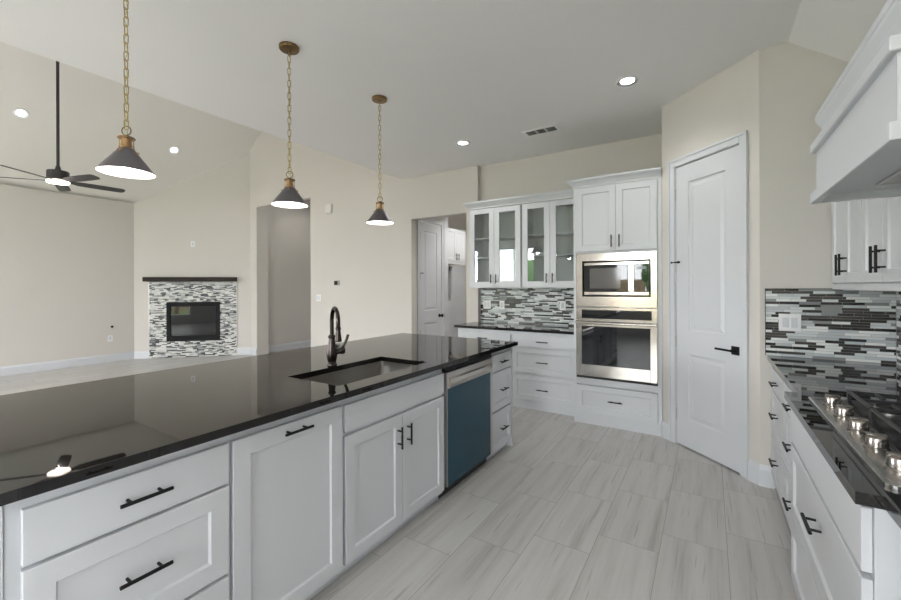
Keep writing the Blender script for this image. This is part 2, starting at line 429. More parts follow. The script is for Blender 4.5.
w = MB()
w.box(-9.60, -9.53, -3.7, -3.65, .3, 2.7).box(-9.60, -9.53, -.95, -.9, .3, 2.7).box(-9.60, -9.53, -3.65, -.95, .3, .35).box(-9.60, -9.53, -3.65, -.95, 2.65, 2.7).box(-9.59, -9.54, -2.32, -2.28, .35, 2.65)
o = struct(w.obj('window_6', M_TRIM), 'added white framed window in the left great room wall, for more daylight', 'window')  # out-of-view window added to let in more daylight
MB().box(-9.57, -9.565, -3.65, -.95, .35, 2.65).obj('pane', M_WGLASS, o)

# baseboards
def bboard(name, x0, x1, loc, rz, label, h=0.146):
    m = MB().prism([(0.0, 0), (-0.016, 0), (-0.016, h - .03), (-0.010, h - .012), (-0.006, h), (0.0, h)], x0, x1, 'x')
    return struct(m.obj('baseboard_' + name, M_TRIM, None, loc=loc, rot=(0, 0, rz)), label, 'baseboard')
bboard('left', YB, 3.38, (-9.5, 0, 0), PI / 2, 'white baseboard along the left wall')
SX0 = (-9.312 + 9.5) * L2; SX1 = (-8.197 + 9.5) * L2
bboard('fireplace_left', 0, SX0 - .002, (d0[0], d0[1], 0), PI / 4, 'short white baseboard left of the fireplace')
bboard('fireplace_right', SX1 + .002, Ld, (d0[0], d0[1], 0), PI / 4, 'short white baseboard right of the fireplace')
bboard('back_left', -8.01, -7.79, (0, Y1, 0), 0, 'white baseboard stub beside the passage')
bboard('back', -6.12, -3.80, (0, Y1, 0), 0, 'white baseboard between the openings')
bboard('hall', Y1 + .27, 8.0, (-7.95, 0, 0), PI / 2, 'white baseboard inside the passage')
bboard('pantry_left', 0.0, DX0 - .075, (PA[0], PA[1], 0), -PI / 4, 'white baseboard left of the pantry door')
bboard('pantry_right', DX1 + .075, Lp + .005, (PA[0], PA[1], 0), -PI / 4, 'white baseboard right of the pantry door')
bboard('range_end', PB[0] - .008, 0.375, (0, YR, 0), 0, 'white baseboard at the end of the range run')
bboard('mudroom', Y1 + .12, 5.05, (-3.84, 0, 0), PI / 2, 'white baseboard in the mudroom hall')

# doors --------------------------------------------------------------------
def panel_door(bw, bh, panels, t=0.035):
    """leaf facing -y with sunken moulded panels"""
    b = bmesh.new()
    xs = sorted({0.0, bw} | {p[0] for p in panels} | {p[1] for p in panels})
    zs = sorted({0.0, bh} | {p[2] for p in panels} | {p[3] for p in panels})
    def inp(x, z): return any(p[0] < x < p[1] and p[2] < z < p[3] for p in panels)
    for i in range(len(xs) - 1):
        for j in range(len(zs) - 1):
            if not inp((xs[i] + xs[i + 1]) / 2, (zs[j] + zs[j + 1]) / 2):
                b.faces.new([b.verts.new(q) for q in ((xs[i], 0, zs[j]), (xs[i + 1], 0, zs[j]), (xs[i + 1], 0, zs[j + 1]), (xs[i], 0, zs[j + 1]))])
    for p in panels:
        def ring(o, y): return [b.verts.new(q) for q in ((p[0] + o, y, p[2] + o), (p[1] - o, y, p[2] + o), (p[1] - o, y, p[3] - o), (p[0] + o, y, p[3] - o))]
        R = [ring(0, 0), ring(.008, .010), ring(.022, .012), ring(.050, .004)]
        for a_, b_ in zip(R, R[1:]):
            for i in range(4): b.faces.new((a_[i], a_[(i + 1) % 4], b_[(i + 1) % 4], b_[i]))
        b.faces.new(R[-1])
    for f in b.faces:
        f.normal_update()
        if f.normal.y > 0: f.normal_flip()
    m = MB().add(b)
    bmesh.ops.remove_doubles(m.bm, verts=m.bm.verts, dist=1e-5)
    m.box(0, bw, 0.0125, t, 0, bh)
    # edge strips
    m.box(0, .003, 0.0005, .0125, 0, bh).box(bw - .003, bw, .0005, .0125, 0, bh).box(.003, bw - .003, .0005, .0125, bh - .003, bh).box(.003, bw - .003, .0005, .0125, 0, .003)
    return m
def casing(m, x0, x1, h, w=0.065, y=0.0):
    for (a, b, c, d) in ((x0 - w, x0, 0, h + w), (x1, x1 + w, 0, h + w), (x0, x1, h, h + w)):
        m.box(a, b, y - .012, y, c, d, .002)
    # raised outer bead
    m.box(x0 - w, x0 - w + .018, y - .02, y - .012, 0, h + w).box(x1 + w - .018, x1 + w, y - .02, y - .012, 0, h + w).box(x0 - w, x1 + w, y - .02, y - .012, h + w - .018, h + w)
    return m
# pantry door
dw = DX1 - DX0
m = panel_door(dw, 2.425, [(.135, dw - .12, .995, 2.275), (.13, dw - .12, .235, .80)])
dr = struct(m.obj('door_1', M_TRIM, None, loc=(PA[0] + DX0 / L2 + .004 / L2, PA[1] - DX0 / L2 + .004 / L2, 0.012), rot=(0, 0, -PI / 4)), 'tall white two-panel pantry door', 'door')
hx = (0.165 + 0.246) * L2
h = MB().box(hx - .032, hx + .032, -.010, 0.0, .868, .932, .002)
h.cyl((hx, -.008, .900), (hx, -.05, .900), .010).box(hx - .135, hx + .008, -.058, -.046, .892, .908, .003)
h.obj('lever_handle', M_BLACK, dr)
for hz in (2.19, 1.555, .895, .257):
    q = MB().cyl((-.004, -.006, hz - .05), (-.004, -.006, hz + .05), .006, 10)
    if hz == 1.555: q = MB().cyl((-.004, -.006, hz - .05), (-.004, -.006, hz + .03), .006, 10)
    q.obj('hinge', M_STEELD, dr)
q = MB().cyl((-.035, -.012, 1.592), (.03, -.012, 1.592), .006, 8).cyl((.03, -.012, 1.592), (.045, -.012, 1.592), .010, 8).cyl((-.045, -.012, 1.592), (-.03, -.012, 1.592), .010, 8)
q.obj('door_stop', M_BLACK, dr)
m = casing(MB(), DX0 - .008, DX1 + .008, 2.448)
m.box(DX0 - .008, DX0 - .003, 0, .12, 0, 2.448).box(DX1 + .003, DX1 + .008, 0, .12, 0, 2.448).box(DX0 - .008, DX1 + .008, 0, .12, 2.443, 2.448)
struct(m.obj('trim_1', M_TRIM, None, loc=(PA[0], PA[1], 0), rot=(0, 0, -PI / 4)), 'white casing around the pantry door', 'trim')
# mudroom door, in the wall x = -3.84 facing +x
m = panel_door(.60, 2.42, [(.12, .48, 1.0, 2.28), (.12, .48, .24, .80)])
dr = struct(m.obj('door_2', M_TRIM, None, loc=(-3.845, 5.14, 0.01), rot=(0, 0, PI / 2)), 'white two-panel door in the mudroom hall', 'door')
MB().lathe([(0, 0), (.03, 0), (.03, .008), (.012, .012), (.011, .035), (.024, .045), (.029, .058), (.022, .07), (0, .073)], (.545, 0, .90), 16, (0, -1, 0)).obj('door_knob', M_BLACK, dr, True)
for hz in (2.2, 1.56, .65, .25): MB().cyl((-.004, -.006, hz - .05), (-.004, -.006, hz + .05), .007, 8).obj('hinge', M_BLACK, dr)
q = MB().cyl((-.004, -.012, 1.60), (.06, -.03, 1.60), .006, 8); q.obj('door_stop', M_BLACK, dr)
m = casing(MB(), 5.13, 5.75, 2.44, .07).box(5.825, 5.937, -.010, 0, 0, 2.6)
struct(m.obj('trim_2', M_TRIM, None, loc=(-3.84, 0, 0), rot=(0, 0, PI / 2)), 'white casing around the mudroom door', 'trim')

# outside --------------------------------------------------------------------
struct(MB().box(-14, 6, -9.5, -4.14, -.139, -.10).box(-14, -9.64, -4.14, 3, -.139, -.10).box(1.12, 6, -4.14, 1, -.139, -.10).obj('bounce_slab', M_BOUNCE), 'added pale concrete slab outside the windows, bouncing skylight indoors', 'bounce_slab')  # added pale ground that bounces skylight up to the ceiling
struct(MB().box(-40, 30, -45, -4.3, -.3, -.14).obj('lawn', M_GRASS), 'green lawn outside the rear windows', 'lawn')
import random
random.seed(4)
def tree(x, y, h, r, label):
    t = thing('garden_tree', label, 'tree', (x, y, -.14), 0, 'trees seen only in window reflections')
    MB().cyl((0, 0, 0), (0, 0, h * .6), .12, 10, .07).obj('trunk', M_BARK, t)
    b = bmesh.new(); bmesh.ops.create_icosphere(b, subdivisions=4, radius=r)
    for v in b.verts:
        v.co *= 1 + .16 * math.sin(v.co.x * 5 + x) * math.sin(v.co.y * 6) + random.uniform(-.06, .06)
        v.co.z = v.co.z * 1.1 + h * .72
    MB().add(b).obj('crown', M_LEAF, t)
fc = thing('garden_fence', 'wooden garden fence beyond the lawn', 'fence', (0, -17, -.14))
for k in range(8): MB().box(-28 + k * 5, -23.05 + k * 5, 0, .04, 0, 1.9).obj('fence_panel', mat('fence_wood', (.30, .22, .15), .8) if k == 0 else bpy.data.materials['fence_wood'], fc)
tree(-13.5, -12, 3.2, 1.2, 'round garden tree beyond the great room windows'); tree(-9, -14, 2.8, .95, 'small round shrub-like tree beyond the great room windows')
tree(-1.6, -13, 3.0, 1.1, 'round garden tree beyond the kitchen window'); 

# ------------------------------------------------------------------ cabinets
def pull(parent, x, z, L=.135, vert=False, y=0.0, so=.032, mat_=None):
    """black bar pull; the fixture is centred at x, z on a front facing -y"""
    m = MB(); r = .0058
    if vert:
        m.cyl((x, y - so, z - L / 2), (x, y - so, z + L / 2), r, 10)
        for s in (-1, 1): m.cyl((x, y, z + s * L * .3), (x, y - so, z + s * L * .3), .0045, 8)
    else:
        m.cyl((x - L / 2, y - so, z), (x + L / 2, y - so, z), r, 10)
        for s in (-1, 1): m.cyl((x + s * L * .3, y, z), (x + s * L * .3, y - so, z), .0045, 8)
    return m.obj('handle', M_BLACK, parent)
def slab_front(m, x0, x1, z0, z1, y0=0.0, t=.02): return m.box(x0, x1, y0, y0 + t, z0, z1, .0015)
def carcass(w, depth, z0, z1, y0=.021, top=False, x0=0.0, ff=.03, t=.016, rails=(), mids=()):
    """hollow box with a face frame; front opening at y0"""
    m = MB()
    m.box(x0, x0 + t, y0, depth, z0, z1).box(x0 + w - t, x0 + w, y0, depth, z0, z1)
    m.box(x0 + t, x0 + w - t, depth - .008, depth, z0, z1)
    m.box(x0 + t, x0 + w - t, y0, depth - .008, z0, z0 + t)
    if top: m.box(x0 + t, x0 + w - t, y0, depth - .008, z1 - t, z1)
    m.frame(x0 + t, x0 + w - t, z0 + t, z1 - (t if top else 0), ff, y0, y0 + .018, wt=(ff if top else .062))
    for r in rails: m.box(x0 + t + ff, x0 + w - t - ff, y0, y0 + .018, r - .018, r + .018)
    for q in mids: m.box(q - .018, q + .018, y0, y0 + .018, z0 + t + ff, z1 - ff - (t if top else 0))
    return m

# --- island: fronts face +x; local x = world y
IX = -1.455
def island_unit(name, label, y0, y1, depth=.60, z0=.05, rails=(), mids=(), cat='cabinet'):
    t = thing(name, label, cat, (IX, y0, 0), PI / 2)
    carcass(y1 - y0, depth, z0, .8835, rails=rails, mids=mids).obj('cabinet_box', M_CAB, t)
    return t
def toe(t, w, x0=0.0, y=.055, z1=.0499, mt=None, depth=.07): return MB().box(x0, x0 + w, y, y + .016, 0, z1).obj('toe_kick', mt or M_CAB, t)

# drawer bank A
y0 = .252
t = island_unit('drawer_cabinet', 'white island drawer bank at the near left end, in front of the counter edge', y0, .8085, rails=(.683, .368))
a, b = .281 - y0, .801 - y0
d = slab_front(MB(), a, b, .697, .84).obj('drawer', M_CAB, t); pull(d, (.540 - y0), .770, .135)
d = MB().shaker(a, b, .377, .686, fr=.062).obj('drawer', M_CAB, t); pull(d, .538 - y0, .538)
d = MB().shaker(a, b, .072, .362, fr=.062).obj('drawer', M_CAB, t); pull(d, .538 - y0, .22)
toe(t, .8085 - y0)
# pull-out panel
y0 = .8085
t = island_unit('pull_out_cabinet', 'white island cabinet with one wide single panel front and a horizontal pull near its top', y0, 1.3455)
d = MB().shaker(.816 - y0, 1.337 - y0, .068, .84, fr=.066).obj('door', M_CAB, t); pull(d, 1.078 - y0, .808, .132)
toe(t, 1.3455 - .8085)
# sink base
y0 = 1.3455
t = island_unit('sink_cabinet', 'white island sink base with a false drawer front over two doors', y0, 2.2115, rails=(.693,), mids=())
slab_front(MB(), 1.355 - y0, 2.203 - y0, .704, .836).obj('false_front', M_CAB, t)
d = MB().shaker(1.355 - y0, 1.7775 - y0, .074, .686, fr=.060).obj('door', M_CAB, t); pull(d, 1.738 - y0, .566, .12, True)
d = MB().shaker(1.7805 - y0, 2.203 - y0, .074, .686, fr=.060).obj('door', M_CAB, t); pull(d, 1.820 - y0, .566, .12, True)
toe(t, 2.2115 - 1.3455)
# dishwasher
y0 = 2.2135
t = thing('dishwasher', 'stainless dishwasher still covered in blue protective film, set in the island', 'dishwasher', (IX, y0, 0), PI / 2)
wd = 2.889 - y0
MB().box(.006, wd - .006, .05, .58, .09, .872).obj('tub', M_STEELD, t)
o = MB().box(.008, wd - .008, -.012, .048, .085, .835, .003).obj('door', M_STEELD, t)
MB().box(.012, wd - .05, -.0135, -.0122, .088, .728).obj('protective_film', M_FILM, o)
MB().prism([(-.020, .735), (-.012, .735), (-.012, .80), (-.026, .80), (-.032, .79), (-.032, .765)], .03, wd - .05, 'x').obj('handle', M_CHROME, o)
MB().box(.006, wd - .006, .0, .05, .842, .878).obj('control_strip', M_BLACK, t)
MB().box(.0, wd, .05, .066, 0, .08).obj('toe_kick', M_DARK, t)
# drawer bank C
y0 = 2.891
t = island_unit('drawer_cabinet', 'narrow white three-drawer island cabinet right of the dishwasher', y0, 3.275, rails=(.70, .383), depth=.60)
a, b = 2.897 - y0, 3.262 - y0
d = slab_front(MB(), a, b, .708, .842).obj('drawer', M_CAB, t); pull(d, (a + b) / 2, .778, .12)
d = MB().shaker(a, b, .392, .698, fr=.055).obj('drawer', M_CAB, t); pull(d, (a + b) / 2, .548, .12)
d = MB().shaker(a, b, .068, .378, fr=.055).obj('drawer', M_CAB, t); pull(d, (a + b) / 2, .228, .12)
toe(t, 3.275 - y0)
# end and back panels
t = thing('island_end_panel', 'white end panel closing the far end of the island', 'panel', (IX, 3.277, 0), PI / 2)
MB().box(0, .020, .0, 1.19, 0, .8835, .001).obj('panel', M_CAB, t)
t = thing('island_end_panel', 'white end panel closing the near end of the island', 'panel', (IX, .238, 0), PI / 2)
MB().box(-.0, .012, .012, 1.19, 0, .8835, .001).obj('panel', M_CAB, t)
t = thing('island_back_panel', 'white panel along the seating side of the island', 'panel', (IX, .252, 0), PI / 2)
MB().box(0, 3.023, .605, .62, 0, .8835).obj('panel', M_CAB, t)
# island counter with the sink cut-out
CX0, CX1, CY0, CY1 = -2.705, -1.412, .212, 3.313
SKX0, SKX1, SKY0, SKY1 = -1.925, -1.528, 1.38, 2.12
m = MB().box(CX0, SKX0, CY0, CY1, .884, .914).box(SKX1, CX1, CY0, CY1, .884, .914).box(SKX0, SKX1, CY0, SKY0, .884, .914).box(SKX0, SKX1, SKY1, CY1, .884, .914)
bmesh.ops.remove_doubles(m.bm, verts=m.bm.verts, dist=1e-5)
tag(m.obj('island_countertop', M_GRANITE), 'long polished black granite island countertop with a sink cut-out', 'countertop')
# sink
t = thing('undermount_sink', 'rectangular stainless undermount sink in the island counter', 'sink', ((SKX0 + SKX1) / 2, (SKY0 + SKY1) / 2, .8835))
hx_, hy_ = (SKX1 - SKX0) / 2 + .006, (SKY1 - SKY0) / 2 + .006
b = bmesh.new()
def rr(hx, hy, r, z, n=5):
    out = []
    for (sx, sy, a0) in ((1, 1, 0), (-1, 1, 90), (-1, -1, 180), (1, -1, 270)):
        for i in range(n + 1):
            a = math.radians(a0 + 90 * i / n)
            out.append(b.verts.new((sx * (hx - r) + r * math.cos(a), sy * (hy - r) + r * math.sin(a), z)))
    return out
R = [rr(hx_ + .0, hy_ + .0, .03, 0), rr(hx_, hy_, .03, -.18), rr(hx_ - .02, hy_ - .02, .03, -.205), rr(.03, .03, .029, -.21)]
for p, q in zip(R, R[1:]):
    N = len(p)
    for i in range(N): b.faces.new((p[i], p[(i + 1) % N], q[(i + 1) % N], q[i]))
R2 = [rr(hx_ + .012, hy_ + .012, .03, 0), rr(hx_ + .012, hy_ + .012, .03, -.003), rr(hx_ + .003, hy_ + .003, .03, -.18), rr(hx_ - .017, hy_ - .017, .03, -.208), rr(.03, .03, .029, -.213)]
for p, q in zip(R2, R2[1:]):
    N = len(p)
    for i in range(N): b.faces.new((q[i], q[(i + 1) % N], p[(i + 1) % N], p[i]))
N = len(R[0])
for i in range(N): b.faces.new((R2[0][i], R2[0][(i + 1) % N], R[0][(i + 1) % N], R[0][i]))
MB().add(b).obj('basin', M_SINK, t, True)
MB().lathe([(0, -.209), (.04, -.209), (.042, -.207), (.042, -.2095), (.03, -.2135), (0, -.2135)], (0, 0, 0), 20).obj('drain', M_CHROME, t, True)
# faucet
t = thing('kitchen_faucet', 'oil-rubbed bronze gooseneck pull-down faucet behind the island sink', 'faucet', (-1.985, 1.738, .914))
m = MB().lathe([(0, 0), (.031, 0), (.031, .006), (.028, .010), (.0255, .013), (.0255, .022), (.027, .026), (.031, .045), (.033, .065), (.030, .095), (.023, .125), (.020, .150), (.0185, .165), (.023, .170), (.024, .176), (.021, .182), (.015, .186), (0, .186)], (0, 0, 0), 24)
m.obj('body', M_BRONZE, t, True)
an = math.radians(-27); ux, uy = math.cos(an), math.sin(an)
pts = [(0, 0, .18 + i * .022) for i in range(5)]
Rg = .074; zc = .272
for i in range(0, 15):
    a = PI - PI * i / 14 * 1.04
    pts.append(((Rg + Rg * math.cos(a)) * ux, (Rg + Rg * math.cos(a)) * uy, zc + Rg * 1.12 * math.sin(a)))
lx, ly, lz = pts[-1]
pts.append((lx, ly, lz - .018))
MB().tube(pts, .0125, 14).obj('spout', M_BRONZE, t, True)
m = MB().lathe([(0, 0), (.014, 0), (.0165, -.004), (.0165, -.012), (.0135, -.016), (.0145, -.03), (.020, -.070), (.021, -.082), (.018, -.086), (0, -.086)], (lx, ly, lz - .016), 20)
m.obj('spray_head', M_BRONZE, t, True)
hd = Vector((.62, .78, 0))
m = MB().cyl((0, 0, .075), hd * .055 + Vector((0, 0, .083)), .017, 16).lathe([(0, -.018), (.018, -.018), (.022, -.008), (.022, .008), (.016, .018), (0, .02)], hd * .062 + Vector((0, 0, .085)), 16, hd)
m.tube([hd * .060 + Vector((0, 0, .095)), hd * .075 + Vector((0, 0, .12)), hd * .09 + Vector((0, 0, .155)), hd * .098 + Vector((0, 0, .185))], [.010, .008, .009, .0095], 12)
m.obj('lever_handle', M_BRONZE, t, True)

# --- back run -----------------------------------------------------------------
YF = 4.355
def back_unit(label, x0, x1, fronts):
    t = thing('base_cabinet', label, 'cabinet', (x0, YF, 0), 0)
    return t
x0 = -1.938
t = thing('drawer_cabinet', 'white three-drawer base cabinet under the back counter, left of the oven', 'cabinet', (x0, YF, 0), 0)
w = -1.184 - x0
carcass(w, .50, .10, .8835, rails=(.704, .40)).obj('cabinet_box', M_CAB, t)
d = slab_front(MB(), .012, w - .012, .712, .84).obj('drawer', M_CAB, t); pull(d, w / 2, .775, .135)
d = MB().shaker(.012, w - .012, .412, .695, fr=.055).obj('drawer', M_CAB, t); pull(d, w / 2, .545, .135)
d = MB().shaker(.012, w - .012, .108, .392, fr=.055).obj('drawer', M_CAB, t); pull(d, w / 2, .24, .135)
MB().box(0, w, .024, .04, 0, .0999).obj('toe_kick', M_CAB, t)
x0 = -2.672
t = thing('base_cabinet', 'white base cabinet under the back counter beside the doorway, half hidden by the island', 'cabinet', (x0, YF, 0), 0)
w = -1.940 - x0
carcass(w, .50, .10, .8835, rails=(.704,)).obj('cabinet_box', M_CAB, t)
d = slab_front(MB(), .012, w - .012, .712, .84).obj('drawer', M_CAB, t); pull(d, w / 2, .775, .135)
for i in range(2):
    a = .012 + i * (w - .024) / 2
    d = MB().shaker(a + (.0015 if i else 0), a + (w - .024) / 2 - (0 if i else .0015), .108, .695, fr=.055).obj('door', M_CAB, t)
    pull(d, w / 2 + (-.04 if i == 0 else .04), .60, .12, True)
MB().box(0, w, .024, .04, 0, .0999).obj('toe_kick', M_CAB, t)
m = MB().prism([(-2.705, 4.325), (-1.183, 4.325), (-1.183, 4.942), (-2.648, 4.942), (-2.648, Y1 - .002), (-2.705, Y1 - .002)], .884, .914, 'z')
tag(m.obj('back_countertop', M_GRANITE), 'short polished black countertop under the glass-door cabinets', 'countertop')
t = thing('tile_backsplash', 'black, grey and white linear mosaic backsplash behind the back counter', 'backsplash', (-2.653, 4.938, .9145))
MB().box(0, 1.468, 0, .010, 0, .46).obj('tiles', M_MOSAIC, t)
# tall oven cabinet
TX = -1.18; TY = 4.225; TW_ = .812
t = thing('oven_cabinet', 'tall white cabinet housing the microwave and wall oven, with crown moulding', 'cabinet', (TX, TY, 0), 0)
m = MB()
m.box(0, .018, .02, .715, 0, 2.40).box(TW_ - .018, TW_, .02, .715, 0, 2.40).box(.018, TW_ - .018, .705, .715, .1, 2.40)
for (a, b) in ((.10, .118), (.40, .418), (1.180, 1.190), (1.728, 1.738), (2.382, 2.40)): m.box(.018, TW_ - .018, .04, .705, a, b)
for (a, b, z0, z1) in ((0, .028, 0, 2.40), (TW_ - .034, TW_, 0, 2.40)): m.box(a, b, .0, .02, z0, z1)
m.box(.028, TW_ - .034, 0, .02, 0, .112).box(.028, TW_ - .034, .006, .02, .396, .462).box(.028, TW_ - .034, .004, .02, 1.1835, 1.1885).box(.028, TW_ - .034, .004, .02, 1.7265, 1.742).box(.028, TW_ - .034, .004, .02, 2.392, 2.40)
m.obj('cabinet_box', M_CAB, t)
def crown(m, x0, x1, y0, z0, z1, proj, left=True, right=False, depth=.1, back=None):
    """mitred crown: profile swept round left end, front and right end"""
    prof = [(0, 0), (.10, .02), (.14, .18), (.30, .32), (.55, .55), (.85, .72), (.90, .80), (1.0, .84), (1.0, 1.0)]
    b = bmesh.new(); rings = []
    for (p, h) in prof:
        o = p * proj; z = z0 + h * (z1 - z0)
        L = []
        L.append((x0 - (o if left else 0), y0 + depth, z)) if left else None
        L.append((x0 - (o if left else 0), y0 - o, z))
        L.append((x1 + (o if right else 0), y0 - o, z))
        if right: L.append((x1 + o, y0 + depth, z))
        rings.append([b.verts.new(q) for q in L])
    for p, q in zip(rings, rings[1:]):
        for i in range(len(p) - 1): b.faces.new((p[i], p[i + 1], q[i + 1], q[i]))
    bm_top = rings[-1]
    zt = z1
    e = [b.verts.new((x0, y0 + depth, zt)), b.verts.new((x1, y0 + depth, zt))]
    b.faces.new(bm_top + [e[1], e[0]])
    f = [b.verts.new(q) for q in ((x0, y0, z0), (x1, y0, z0), (x1, y0 + depth, z0), (x0, y0 + depth, z0))]; b.faces.new(f)
    bmesh.ops.recalc_face_normals(b, faces=b.faces)
    return m.add(b)
crown(MB(), 0, TW_, 0.0, 2.40, 2.485, .065, True, False, .37).obj('crown_moulding', M_CAB, t)
d = MB().shaker(.031, .4105, 1.745, 2.39, y0=-.016, fr=.058).obj('door', M_CAB, t); pull(d, .376, 1.838, .12, True, y=-.016)
d = MB().shaker(.4135, TW_ - .037, 1.745, 2.39, y0=-.016, fr=.058).obj('door', M_CAB, t); pull(d, .448, 1.838, .12, True, y=-.016)
d = MB().shaker(.030, TW_ - .036, .116, .392, y0=-.016, fr=.055).obj('drawer', M_CAB, t); pull(d, .405, .262, .13, y=-.016)
# microwave
t = thing('built_in_microwave', 'stainless built-in microwave with wide trim frame, above the wall oven', 'microwave', (TX, TY, 0), 0)
m = MB(); b = bmesh.new()
def ringy(x0, x1, z0, z1, y): return [b.verts.new(q) for q in ((x0, y, z0), (x1, y, z0), (x1, y, z1), (x0, y, z1))]
R = [ringy(.030, .776, 1.190, 1.7255, .003), ringy(.030, .776, 1.190, 1.7255, -.016), ringy(.034, .772, 1.194, 1.7215, -.020), ringy(.092, .722, 1.292, 1.648, -.020), ringy(.100, .714, 1.300, 1.640, -.004), ringy(.100, .714, 1.300, 1.640, .003)]
for p, q in zip(R, R[1:]):
    for i in range(4): b.faces.new((p[i], p[(i + 1) % 4], q[(i + 1) % 4], q[i]))
for i in range(4): b.faces.new((R[0][i], R[0][(i + 1) % 4], R[-1][(i + 1) % 4], R[-1][i]))
bmesh.ops.recalc_face_normals(b, faces=b.faces)
MB().add(b).obj('trim_kit', M_STEEL, t)
MB().box(.106, .708, .012, .45, 1.306, 1.634).obj('body', M_DARK, t)
o = MB().box(.108, .520, -.012, .012, 1.342, 1.603, .002).obj('door', M_GLASSK, t)
MB().box(.165, .455, -.0135, -.0125, 1.372, 1.575).obj('door_window', mat('microwave_window', (0.11, 0.105, 0.10), 0.08, ior=1.6), o)
MB().box(.108, .706, -.014, .012, 1.605, 1.632, .002).obj('top_rail', M_STEEL, t)
MB().box(.108, .706, -.014, .012, 1.308, 1.340, .002).obj('bottom_rail', M_STEEL, t)
MB().box(.523, .574, -.012, .012, 1.342, 1.603, .002).obj('vertical_handle', M_STEEL, t)
o = MB().box(.577, .706, -.012, .012, 1.342, 1.603, .002).obj('control_panel', M_GLASSK, t)
MB().box(.60, .685, -.0132, -.0122, 1.556, 1.585).obj('display', mat('display', (0.02, 0.03, 0.04), 0.1), o)
# oven
t = thing('wall_oven', 'stainless single wall oven with black glass door and towel-bar handle', 'oven', (TX, TY, 0), 0)
MB().box(.036, .770, .022, .60, .466, 1.176).obj('body', M_STEELD, t)
m = MB().box(.030, .776, -.018, .003, 1.058, 1.181, .002); m.obj('control_frame', M_STEEL, t)
o = MB().box(.085, .728, -.0205, -.0185, 1.072, 1.160).obj('control_panel', M_GLASSK, t)
o = MB(); o.frame(.030, .776, .492, 1.052, .060, -.030, .003, .002, wt=.058, wb=.118); o = o.obj('door', M_STEEL, t)
MB().box(.090, .716, -.0315, .0, .610, .994).obj('door_glass', M_GLASSK, o)
m = MB().cyl((.035, -.072, 1.032), (.771, -.072, 1.032), .0115, 16)
for x in (.055, .751): m.cyl((x, -.030, 1.032), (x, -.072, 1.032), .009, 12)
m.obj('handle', M_CHROME, o, True)
MB().box(.030, .776, -.014, .003, .466, .488).obj('bottom_vent', M_DARK, t)

# glass-front wall cabinets
YG = 4.60
def glass_unit(x0, label):
    w = .716 if x0 < -2 else .700
    t = thing('glass_door_cabinet', label, 'cabinet', (x0, YG, 0), 0, 'glass-door wall cabinets on the back wall')
    m = carcass(w, .345, 1.375, 2.392, top=True, ff=.022)
    m.obj('cabinet_box', M_CAB, t)
    for z in (2.012, 1.765): MB().box(.017, w - .017, .045, .336, z - .009, z + .009).obj('shelf', M_CAB, t)
    for i in range(2):
        a = .005 + i * (w - .01) / 2 + (.0015 if i else 0); b_ = .005 + (i + 1) * (w - .01) / 2 - (0 if i else .0015)
        q = MB().frame(a, b_, 1.385, 2.385, .070, 0, .02, .0015, wt=.062, wb=.072)
        d = q.obj('door', M_CAB, t)
        MB().box(a + .069, b_ - .069, .009, .013, 1.455, 2.325).obj('pane', M_GLASS, d)
        pull(d, (b_ - .034) if i == 0 else (a + .034), 1.492, .115, True)
    return t, w
t, w = glass_unit(-2.636, 'left glass-door wall cabinet, nearest the doorway')
t, w = glass_unit(-1.908, 'right glass-door wall cabinet, beside the tall oven cabinet')
t = thing('cornice', 'white crown moulding along the top of the glass-door cabinets', 'moulding', (-2.636, YG, 0))
crown(MB(), 0, 1.451, 0.0, 2.3925, 2.48, .06, True, False, .34).obj('moulding', M_CAB, t)

# --- right run: fronts face -x; local x = -world y, local y = +world x ----------
def runit(name, label, xf, ya, yb, depth, rails=(), z0=.10, mids=()):
    """unit whose face is at x=xf between y=yb (near) and y=ya (far)"""
    t = thing(name, label, 'cabinet', (xf, ya, 0), -PI / 2)
    carcass(ya - yb, depth, z0, .8835, rails=rails, mids=mids).obj('cabinet_box', M_CAB, t)
    return t
def three(t, w, a, b):
    d = slab_front(MB(), a, b, .704, .848).obj('drawer', M_CAB, t); pull(d, (a + b) / 2, .775, .13)
    d = MB().shaker(a, b, .39, .696, fr=.055).obj('drawer', M_CAB, t); pull(d, (a + b) / 2, .572, .13)
    d = MB().shaker(a, b, .108, .380, fr=.055).obj('drawer', M_CAB, t); pull(d, (a + b) / 2, .278, .13)
    MB().box(0, w, .06, .076, 0, .0999).obj('toe_kick', M_CAB, t)
t = runit('drawer_cabinet', 'white three-drawer base cabinet at the far end of the range run, against the wall', .358, 3.552, 2.972, .60, rails=(.70, .385))
three(t, .58, .03, .572)
t = runit('drawer_cabinet', 'white three-drawer base cabinet between the cooktop section and the far end of the range run', .358, 2.970, 2.378, .60, rails=(.70, .385))
three(t, .592, .008, .584)
t = runit('drawer_cabinet', 'white bumped-out drawer cabinet under the gas cooktop', .305, 2.376, 1.335, .655, rails=(.705, .37))
wv = 2.376 - 1.335
slab_front(MB(), .035, wv - .010, .716, .870).obj('false_front', M_CAB, t)
d = MB().shaker(.035, wv - .010, .385, .700, fr=.058).obj('drawer', M_CAB, t); pull(d, 2.376 - 1.795, .598, .13)
d = MB().shaker(.035, wv - .010, .100, .372, fr=.058).obj('drawer', M_CAB, t); pull(d, 2.376 - 1.795, .26, .13)
MB().box(0, wv, .06, .076, 0, .0999).obj('toe_kick', M_CAB, t)
t = runit('drawer_cabinet', 'white base cabinet at the near right end of the range run, past the cooktop', .358, 1.333, .60, .60, rails=(.70, .385))
three(t, .733, .06, .725)
RC = [(.34, 3.555), (.966, 3.555), (.966, .57), (.34, .57), (.34, 1.318), (.289, 1.318), (.289, 2.392), (.34, 2.392)]
